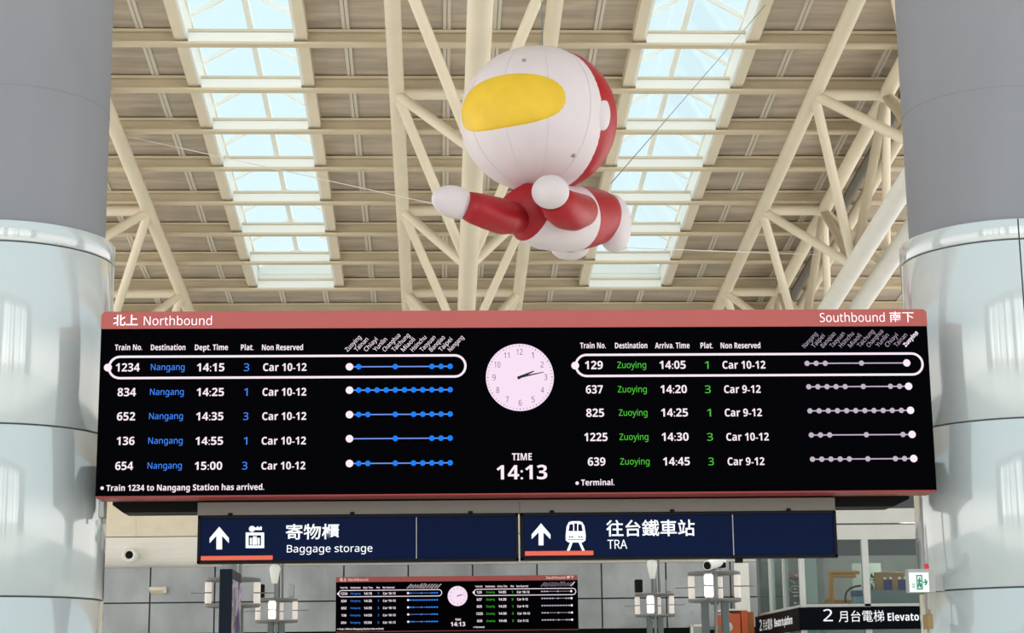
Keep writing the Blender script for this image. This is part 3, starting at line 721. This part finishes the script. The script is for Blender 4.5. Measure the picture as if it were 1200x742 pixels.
def lamp_extras(t, p, Y, zt, side=-1):
    c = MB(); c.lathe((p.x-.03, Y-.06, 0), [(.04, zt+.26), (.05, zt+.28), (.09, zt+.5), (.07, zt+.56), (.0, zt+.58)], n=24); c.build('spot_housing', WHITE, t)
    c = MB(); c.box(p.x-.32, p.x-.2, Y-.1, Y+.08, zt+.04, zt+.25, bev=.01); c.build('loudspeaker', BLACK, t)
    c = MB(); c.box(p.x+.2, p.x+.28, Y-.08, Y+.08, zt+.04, zt+.25, bev=.01); c.build('loudspeaker', STEEL, t)
t, p, zt = lantern_post(767, 709.5, 30, .315, .35, 'lamp post with lantern ring in front of the grey wall, below the train pictogram sign', rot=math.radians(-20)); lamp_extras(t, p, 30, zt)
t, p, zt = lantern_post(324, 716, 29.5, .33, .35, 'lamp post with lantern ring below the words Baggage storage', rot=math.radians(-8)); lamp_extras(t, p, 29.5, zt)
lantern_post(272.8, 695, 23, .33, .33, 'lamp post with lantern ring half hidden by the navy totem', rot=math.radians(12), top=.25)
t, p, zt = lantern_post(837, 688, 23.5, .33, .36, 'lamp post with lantern ring carrying the white security camera', rot=math.radians(-22), top=.06, wide=True)
# camera on the lamp post
Y = 23.4; q0, q1 = at(829, 663, Y-.25), at(846, 657.5, Y+.05)
cm = thing('security_camera', (p.x, Y, zt), 'white tubular security camera on top of a lantern post', 'security camera')
c = MB(); c.tube(q0, q1, .065, n=20); c.build('camera_body', WHITE, cm)
dv = (q1-q0).normalized(); c = MB(); c.tube(q0-dv*.012, q0+dv*.01, .05, n=20); c.build('lens', BLACK, cm)
c = MB(); b = at(842, 665, Y); c.box(b.x-.09, b.x+.09, Y-.05, Y+.1, zt+.065, b.z+.06); c.build('mount', BLACK, cm)

# ------------------------------------------------------------------ navy totem with poster
Y = 21.0; a, b = at(257.4, 667, Y), at(272.4, 667, Y); dp = .95
tt = thing('totem_sign', ((a.x+b.x)/2, Y+dp/2, 0), 'tall navy totem sign with purple poster on its side, under the Baggage storage sign', 'totem sign')
c = MB(); c.box(a.x, b.x, Y, Y+dp, .05, a.z, bev=.008); c.build('totem_body', mat('navy_totem', (11, 24, 40), .4, spec=.2), tt)
c = MB(); c.box(a.x-.04, b.x+.04, Y-.04, Y+dp+.04, 0, .05); c.build('base_plate', LSTEEL, tt)
POST = bpy.data.materials.new('purple_poster'); POST.use_nodes = True; nt = POST.node_tree; bb = nt.nodes['Principled BSDF']
n1 = nt.nodes.new('ShaderNodeTexNoise'); n1.inputs['Scale'].default_value = 3.2; n1.inputs['Detail'].default_value = 3; rr = nt.nodes.new('ShaderNodeValToRGB')
tcc = nt.nodes.new('ShaderNodeTexCoord'); nt.links.new(tcc.outputs['Object'], n1.inputs['Vector']); nt.links.new(n1.outputs['Fac'], rr.inputs[0]); nt.links.new(rr.outputs[0], bb.inputs['Base Color']); bb.inputs['Roughness'].default_value = .4
rr.color_ramp.elements[0].position = .35; rr.color_ramp.elements[0].color = (*lin((58, 58, 96)), 1); rr.color_ramp.elements[1].position = .7; rr.color_ramp.elements[1].color = (*lin((232, 196, 120)), 1)
for ps, col in ((.45, (104, 84, 132)), (.53, (226, 206, 232)), (.6, (120, 108, 150))):
    e = rr.color_ramp.elements.new(ps); e.color = (*lin(col), 1)
c = MB(); c.box(b.x, b.x+.006, Y+.03, Y+dp-.03, .4, a.z-.12); c.build('poster', POST, tt)
c = MB(); c.box(b.x+.006, b.x+.009, Y+.10, Y+.30, a.z-.6, a.z-.2); 
c.box((a.x+b.x)/2-.06, (a.x+b.x)/2+.03, Y+.1, Y+.3, a.z, a.z+.14); c.build('cap_bracket', STEEL, tt)

# ------------------------------------------------------------------ fittings on the far wall
p = at(151.5, 650.5, YW-.9); s_ = thing('wall_speaker', p, 'round white wall loudspeaker with black centre on the soffit', 'loudspeaker')
c = MB(); c.lathe((p.x, p.y, p.z), [(.19, .3), (.19, 0), (.17, -.03), (.10, -.02), (.10, .01)], n=36, axis='y', caps=False); c.build('rim', WHITE, s_)
c = MB(); c.lathe((p.x, p.y, p.z), [(.10, .0), (.05, -.012), (0, -.015)], n=30, axis='y', caps=False); c.build('cone', BLACK, s_)
p = at(185, 692, YW-.1); s_ = thing('wall_lamp', p, 'small cream wedge lamp on the grey metal panel wall', 'wall lamp')
c = MB(); c.prismx([(YW-.02, p.z+.10), (YW-.35, p.z+.07), (YW-.35, p.z-.01), (YW-.02, p.z-.10)], p.x-.19, p.x+.19); c.build('housing', CREAM, s_)
c = MB(); c.box(p.x+.19, p.x+.23, YW-.3, YW-.02, p.z-.07, p.z+.09); c.build('end_cap', WHITE, s_)

# ------------------------------------------------------------------ exit sign, alarm lamp, cable on the right column
Y = 12.75
p = at(1077, 682, Y); ex = thing('exit_sign', p, 'white exit sign with green running figure and arrow on the right column', 'exit sign')
a, b = at(1066.5, 694, Y), at(1088, 671, Y)
EXW = mat('lit_exit_face', (240, 246, 242), .4, emit=(240, 250, 246), strength=.15)
GRN = mat('exit_green', (20, 140, 110), .5)
cy_, sy_ = math.cos(math.radians(14)), math.sin(math.radians(14))
c = MB(); c.box(a.x, b.x, Y, Y+.012, a.z, b.z); c.build('sign_face', EXW, ex)
c = MB(); c.box(a.x-.003, b.x+.05, Y+.012, Y+.10, a.z-.003, b.z+.026, bev=.004); c.build('casing', mat('exit_case', (168, 166, 164), .5), ex)
c = MB(); c.box(b.x-.0, b.x+.03, Y+.10, CY-.30, (a.z+b.z)/2-.03, (a.z+b.z)/2+.03); c.box(b.x, 3.74, CY-.32, CY-.30, (a.z+b.z)/2-.05, (a.z+b.z)/2+.05); c.build('bracket', STEEL, ex)
g = MB(); k = .0061; cx_, cz_ = (a.x+b.x)/2, (a.z+b.z)/2
def gb(x0, z0, x1, z1): g.box(cx_+x0*k, cx_+x1*k, Y-.002, Y, cz_+z0*k, cz_+z1*k)
for q in ((-3.2, -8.4, 3.8, -7.0), (-3.2, 7.0, 3.8, 8.4), (-3.2, -8.4, -2.0, 8.4), (2.6, -8.4, 3.8, 8.4)): gb(*q)
g.lathe((cx_+.6*k, 0, cz_+4.6*k), [(0, Y-.003), (1.0*k, Y-.003), (1.0*k, Y)], n=12, axis='y', caps=False)
for p0, p1 in (((.4, 3.4), (-.2, -.6)), ((-.2, -.6), (1.6, -3)), ((1.6, -3), (1.2, -6)), ((-.2, -.6), (-.8, -3.4)), ((-.8, -3.4), (-1.6, -5.4)), ((.4, 3), (1.9, 1)), ((.4, 3), (-1.4, 1.6))):
    g.tube((cx_+p0[0]*k, Y-.001, cz_+p0[1]*k), (cx_+p1[0]*k, Y-.001, cz_+p1[1]*k), .95*k, n=6)
gb(4.6, -.8, 9.2, .8)
for s1 in (-1, 1): g.tube((cx_+9.2*k, Y-.001, cz_), (cx_+6.6*k, Y-.001, cz_+s1*3.4*k), .8*k, n=6)
for i in range(4): gb(-8.6, -6.6+1.5*i, -5.0-.5*(i % 2), -6.0+1.5*i)
g.build('running_figure_pictogram', GRN, ex)
p = at(1086, 664.5, Y+.05); al = thing('alarm_lamp', p, 'tiny red indicator lamp on top of the exit sign', 'indicator lamp')
c = MB(); c.lathe((p.x, p.y, p.z), [(.014, -.025), (.017, 0), (.012, .02), (0, .026)], n=16); c.build('lens', mat('red_lens', (190, 30, 40), .25, emit=(210, 20, 40), strength=.35), al)
c = MB(); c.lathe((p.x, p.y, p.z), [(.02, -.045), (.02, -.025)], n=16); c.build('base', BLACK, al)
c = MB(); X_ = at(1080, 600, CY-.2).x
pts = [at(1079.5, 583, CY-.3), at(1082, 640, CY-.3), at(1085.5, 705, CY-.32), at(1088, 742, CY-.33), at(1092, 800, CY-.34)]
for u_, v_ in zip(pts, pts[1:]): c.tube(u_, v_, .009, n=8)
tag(c.build('cable_conduit', mat('grey_conduit', (150, 148, 142), .5)), 'thin grey cable running down the edge of the right column', 'cable')
p = at(1090, 728, CY-.42); c = MB(); c.box(p.x-.022, p.x+.018, p.y-.02, p.y+.12, p.z-.055, p.z+.05, bev=.006); c.lathe((p.x, p.y, p.z+.05), [(.008, 0), (.008, .03)], n=8)
tag(c.build('junction_box', mat('ochre_box', (150, 122, 78), .5)), 'small ochre box on the cable down the right column', 'junction box')

# ------------------------------------------------------------------ glazed lift enclosure on the right
EY, ED = 30.0, 4.1
def ex_(px, py): return at(px, py, EY).x
def ez_(px, py): return at(px, py, EY).z
x0, x1 = ex_(939, 712), 12.5
zs1, zs0 = ez_(1000, 711), ez_(1000, 738)                # sign band
zg1 = ez_(1030, 632); zf1 = ez_(1030, 596)
EW = mat('lift_frame_white', (206, 208, 206), .4, noise=.03)
EF = mat('lift_fascia', (206, 206, 202), .3, noise=.06, nscale=(2, 2, 2), bump=.1)
lf = thing('lift_enclosure', ((x0+x1)/2, EY+ED/2, 0), 'glazed lift enclosure with white frame left of the right column', 'lift enclosure')
c = MB(); zm = (zg1+zf1)/2
c.box(x0, x1, EY, EY+.1, zg1, zm-.015); c.box(x0, x1, EY, EY+.1, zm+.015, zf1); c.build('fascia_panel', EF, lf)
c = MB(); c.box(x0, x0+.1, EY+.1, EY+ED, zg1, zm-.015); c.box(x0, x0+.1, EY+.1, EY+ED, zm+.015, zf1); c.build('fascia_panel', EF, lf)
def vpost(x, y, w, dpt, z0, z1, name='mullion'):
    c = MB(); c.box(x-w/2, x+w/2, y-dpt/2, y+dpt/2, z0, z1, bev=.004); c.build(name, EW, lf)
vpost(x0+.04, EY+.04, .09, .09, 0, zg1, 'corner_post')
vpost(ex_(1015, 670), EY+.05, .11, .1, 0, zg1)
vpost(ex_(953, 680), EY+.3, .22, .2, 0, zg1, 'inner_column')
for f_ in (.36, .68, 1.0): vpost(x0+.04, EY+ED*f_, .10 if f_ < 1 else .07, .07, 0, zg1)
vpost(9.6, EY+.05, .11, .1, 0, zg1)
c = MB(); c.box(x0, x1, EY, EY+.08, zs1, zs1+.045); c.box(x0, x0+.08, EY, EY+ED, zs1, zs1+.045); c.build('transom', EW, lf)
c = MB(); c.box(x0+.1, x1, EY+.045, EY+.055, zs0-.3, zg1); c.build('glass_pane', LGLASS, lf)
c = MB(); c.box(x0+.03, x0+.04, EY+.1, EY+ED, .1, zg1); c.build('glass_pane', LGLASS, lf)
c = MB(); zd = zs0-.02; c.box(x0+.1, x1, EY+.045, EY+.055, .1, zd-.3); c.build('glass_pane', LGLASS, lf)
c = MB(); c.box(x0, x1, EY+ED-.1, EY+ED, 0, zg1+.0); c.build('back_panel', mat('lift_back_panel', (122, 124, 120), .6, noise=.1), lf)
c = MB(); c.box(ex_(1030, 655), ex_(1066, 655), EY+2.0, EY+2.06, ez_(1040, 710), ez_(1040, 651)); c.build('inner_door', mat('pale_green_door', (176, 184, 174), .5), lf)
c = MB(); c.box(ex_(1019, 700), x1, EY+.25, EY+.28, zs1+.05, ez_(1030, 691)); c.build('lower_screen', mat('grey_green_screen', (104, 122, 124), .3), lf)
# deck inside that carries the things seen behind the glass
zdk = zs1-.02
il = bpy.data.lights.new('lift_fill_light', 'POINT'); il.energy = 110; il.shadow_soft_size = .25; il.color = (1, .97, .92)  # added fill light that brightens the dim lift interior
io = bpy.data.objects.new('lift_fill_light', il); COL.objects.link(io); io.location = (x0+2.4, EY+1.6, zg1+.35)
c = MB(); c.box(x0+.15, x1, EY+.3, EY+1.9, zdk-.08, zdk); c.build('inner_shelf', STEEL, lf)
# sign band
ls = thing('lift_sign', ((x0+x1)/2, EY-.05, zs0), 'dark navy lift sign band reading 2 and Elevator under the glazing', 'sign')
c = MB(); c.box(x0-.06, x1, EY-.09, EY-.005, zs0, zs1-.01); c.box(x0-.06, x0-.005, EY-.005, EY+ED, zs0, zs1-.01); c.build('sign_band', mat('lift_sign_navy', (3, 7, 16), .5, spec=.05), ls)
def et(mb, w, xa, xb, yb, cap, off, box=False):
    a_, b_ = at(xa, yb, EY-.093), at(xb, yb, EY-.093); h = (at(xa, yb-cap, EY-.093)-a_).length
    z = (a_.z+b_.z)/2; put_text(mb, w, (a_.x, z), (b_.x, z), h, EY-.093, 0, off, box)
for w, xa, xb, yb, cap, off, bx in (('2', 965, 976, 728.2, 14.0, .0, False), ('月台電梯', 983, 1036.5, 729, 13.5, .0, True), ('Elevator', 1040.5, 1082, 727.6, 9.0, .011, False), ('to platform', 1085.5, 1140, 727.6, 9.0, .016, False)):
    c = MB(); et(c, w, xa, xb, yb, cap, off, bx); c.flat = True; c.build('sign_lettering', SIGNW, ls)
# side lettering on the return of the band
def st_(w, s0, s1, z, h, off, box=False):
    mb = MB(); put_text(mb, w, (0, z), (s1-s0, z), h, 0, 0, off, box); X = x0-.063
    mb.v = [(X, EY+ED-(s0+v[0]), v[2]) for v in mb.v]; mb.flat = True; mb.build('sign_lettering', SIGNW, ls)
zc_ = (zs0+zs1)/2
st_('2', .45, .70, zc_-.10, .21, .014); st_('月台電梯', .8, 1.75, zc_-.10, .20, .0, True); st_('Elevator to platform', 1.95, 3.6, zc_-.07, .14, .02)
# things behind the glass
GOLD = mat('gold_paint', (204, 140, 52), .4)
Y = EY+.9; pt = lambda x, y: at(x, y, Y)
gs = thing('gold_stand', pt(990, 708), 'gold tubular display frame behind the lift glazing', 'display frame')
def gbar(p0, p1, r, nm):
    c = MB(); c.tube(pt(*p0), pt(*p1), r, n=12); c.build(nm, GOLD, gs)
for a_, b_, nm in (((972.5, 708), (972.5, 672), 'upright'), ((975.8, 708), (975.8, 674), 'upright'), ((971, 671), (1007, 671), 'top_rail'), ((974, 675), (1003, 675), 'top_rail'), ((968, 703), (1012, 706), 'bottom_rail'), ((966, 707.5), (1012, 709), 'bottom_rail'), ((1003, 670), (998, 677), 'spout')): gbar(a_, b_, .032, nm)
p = pt(1004, 700); bn = thing('blue_bin', (p.x, Y, zdk), 'blue lidded tub beside the gold frame behind the lift glazing', 'tub')
c = MB(); c.box(p.x-.12, p.x+.12, Y-.34, Y-.10, zdk, pt(1004, 700).z, bev=.02); c.build('tub', mat('pale_blue_plastic', (150, 184, 206), .4), bn)
c = MB(); c.box(p.x-.13, p.x+.13, Y-.35, Y-.09, pt(1004, 700).z, pt(1004, 693).z, bev=.02); c.build('lid', mat('deep_blue_plastic', (32, 84, 140), .4), bn)
c = MB(); hp = [(991, 706), (990.5, 700), (992, 694), (996, 690), (1002, 687.5), (1009, 686.5)]
for u_, v_ in zip(hp, hp[1:]): c.tube(at(*u_, Y-.07), at(*v_, Y-.07), .018, n=8)
tag(c.build('black_hose', BLACK), 'curved black hose over the blue tub behind the lift glazing', 'hose')
WOOD = mat('honey_wood', (168, 124, 66), .5, noise=.12, nscale=(1, 1, 8))
a_, b_ = pt(1030, 691), pt(1063.5, 669.5); cb = thing('wooden_bench', ((a_.x+b_.x)/2, Y, zdk), 'honey coloured wooden bench back behind the lift glazing', 'bench')
c = MB(); c.box(a_.x, b_.x, Y+.25, Y+.3, zdk+.1, b_.z, bev=.01); c.build('back_board', WOOD, cb)
c = MB(); c.box(a_.x, b_.x, Y-.1, Y+.3, zdk+.1, zdk+.16, bev=.01); c.build('bench_seat', WOOD, cb)
for X in (a_.x+.03, b_.x-.07):
    c = MB(); c.box(X, X+.04, Y-.08, Y+.28, zdk, zdk+.1); c.build('bench_leg', WOOD, cb)
BLUE = mat('dark_blue_fabric', (34, 52, 118), .7)
for px, lb in ((1037.5, 'dark blue chair with two white knobs, nearer the lift mullion'), (1054.5, 'dark blue chair with two white knobs, nearer the exit sign')):
    p = pt(px, 690); ch = thing('blue_chair', (p.x, Y-.3, zdk), lb, 'chair', 'blue chairs behind the lift glazing')
    c = MB(); c.box(p.x-.075, p.x+.075, Y-.22, Y-.17, zdk+.16, pt(px, 680).z, bev=.012); c.build('backrest', BLUE, ch)
    c = MB(); c.box(p.x-.075, p.x+.075, Y-.45, Y-.17, zdk+.12, zdk+.17, bev=.012); c.build('seat', BLUE, ch)
    for sx_ in (-.05, .05):
        c = MB(); c.ellip((p.x+sx_, Y-.2, pt(px, 679).z), ((.024, 0, 0), (0, .024, 0), (0, 0, .026)), 12, 8); c.build('knob', WHITE, ch)
        for yy_ in (-.43, -.19):
            c = MB(); c.box(p.x+sx_-.012, p.x+sx_+.012, Y+yy_-.012, Y+yy_+.012, zdk, zdk+.12); c.build('leg', BLACK, ch)
p = pt(1022, 690); Y = Y+.5; p = at(1022.5, 690, Y); pl = thing('potted_shrub', (p.x, Y, zdk), 'dark green shrub between the lift mullion and the wooden bench', 'plant')
c = MB(); c.lathe((p.x, Y, zdk), [(.07, 0), (.09, .14), (.08, .14)], n=20); c.build('pot', BLACK, pl)
lf_ = MB(); random.seed(3)
for i in range(150):
    zz = zdk+.12+random.random()*.5; rr_ = .07*(1.1-abs(zz-zdk-.4)*1.2); an = random.random()*6.28
    cc_ = Vector((p.x+rr_*random.random()*math.cos(an), Y+rr_*random.random()*math.sin(an), zz))
    d1 = Vector((math.cos(an), math.sin(an), random.uniform(-.2, .9))).normalized(); d2 = d1.cross(Vector((0, 0, 1))).normalized()
    lf_.add([cc_, cc_+d1*.05+d2*.02, cc_+d1*.11, cc_+d1*.05-d2*.02], [(0, 1, 2, 3)])
lf_.flat = True; lf_.build('foliage', mat('dark_leaf', (26, 48, 30), .5), pl)

# ------------------------------------------------------------------ orange kiosk beside the lift
KY = 33.0; ka, kb, kc = at(848.5, 721, KY), at(876, 715.5, KY), at(886, 717.5, KY+1.2)
ORG = mat('orange_kiosk_panel', (206, 92, 44), .4, noise=.06)
kk = thing('orange_kiosk', ((ka.x+kb.x)/2, KY, 0), 'orange panelled kiosk left of the lift sign', 'kiosk')
c = MB(); xm_ = at(868, 720, KY).x; c.box(ka.x, xm_-.01, KY, KY+1.2, .0, kb.z-.06); c.box(xm_+.01, kb.x, KY, KY+1.2, 0, kb.z); c.build('body', ORG, kk)
c = MB(); c.box(kb.x, kb.x+.13, KY+.1, KY+1.15, 0, kb.z-.02); c.build('side_panel', mat('amber_side_panel', (186, 104, 30), .35), kk)
c = MB(); c.box(ka.x-.01, kb.x+.01, KY-.02, KY+1.2, kb.z, kb.z+.03); c.build('top_edge', WHITE, kk)
c = MB(); e0 = at(853.5, 735, KY-.01); c.lathe((e0.x, 0, e0.z), [(0, KY-.006), (.085, KY-.006), (.085, KY)], n=24, axis='y', caps=False); c.build('white_emblem', WHITE, kk)
# pale grey panel with glare and door frame at the foot of the far wall
c = MB(); q0, q1 = at(861, 690, YW-.1), at(877, 660, YW-.1); c.box(q0.x, q1.x, YW-.12, YW-.0, 1.0, q1.z); tag(c.build('trim_4', WHITE), 'tall white panel strip on the far wall beside the lift', 'panel', kind='structure')
q0, q1 = at(811, 742, YW-.5), at(829, 733, YW-.5)
hk = thing('door_1', ((q0.x+q1.x)/2, YW-.5, 0), 'grey framed cabinet door at the foot of the far wall', 'door', kind='structure')
c = MB(); c.box(q0.x, q1.x, YW-.5, YW-.1, 0, q1.z); c.build('door_leaf', STEEL, hk)
c = MB(); c.box(q0.x-.03, q0.x+.03, YW-.53, YW-.48, 0, q1.z+.03); c.box(q1.x-.03, q1.x+.03, YW-.53, YW-.48, 0, q1.z+.03); c.box(q0.x, q1.x, YW-.53, YW-.48, q1.z-.03, q1.z+.03); c.build('door_frame', WHITE, hk)
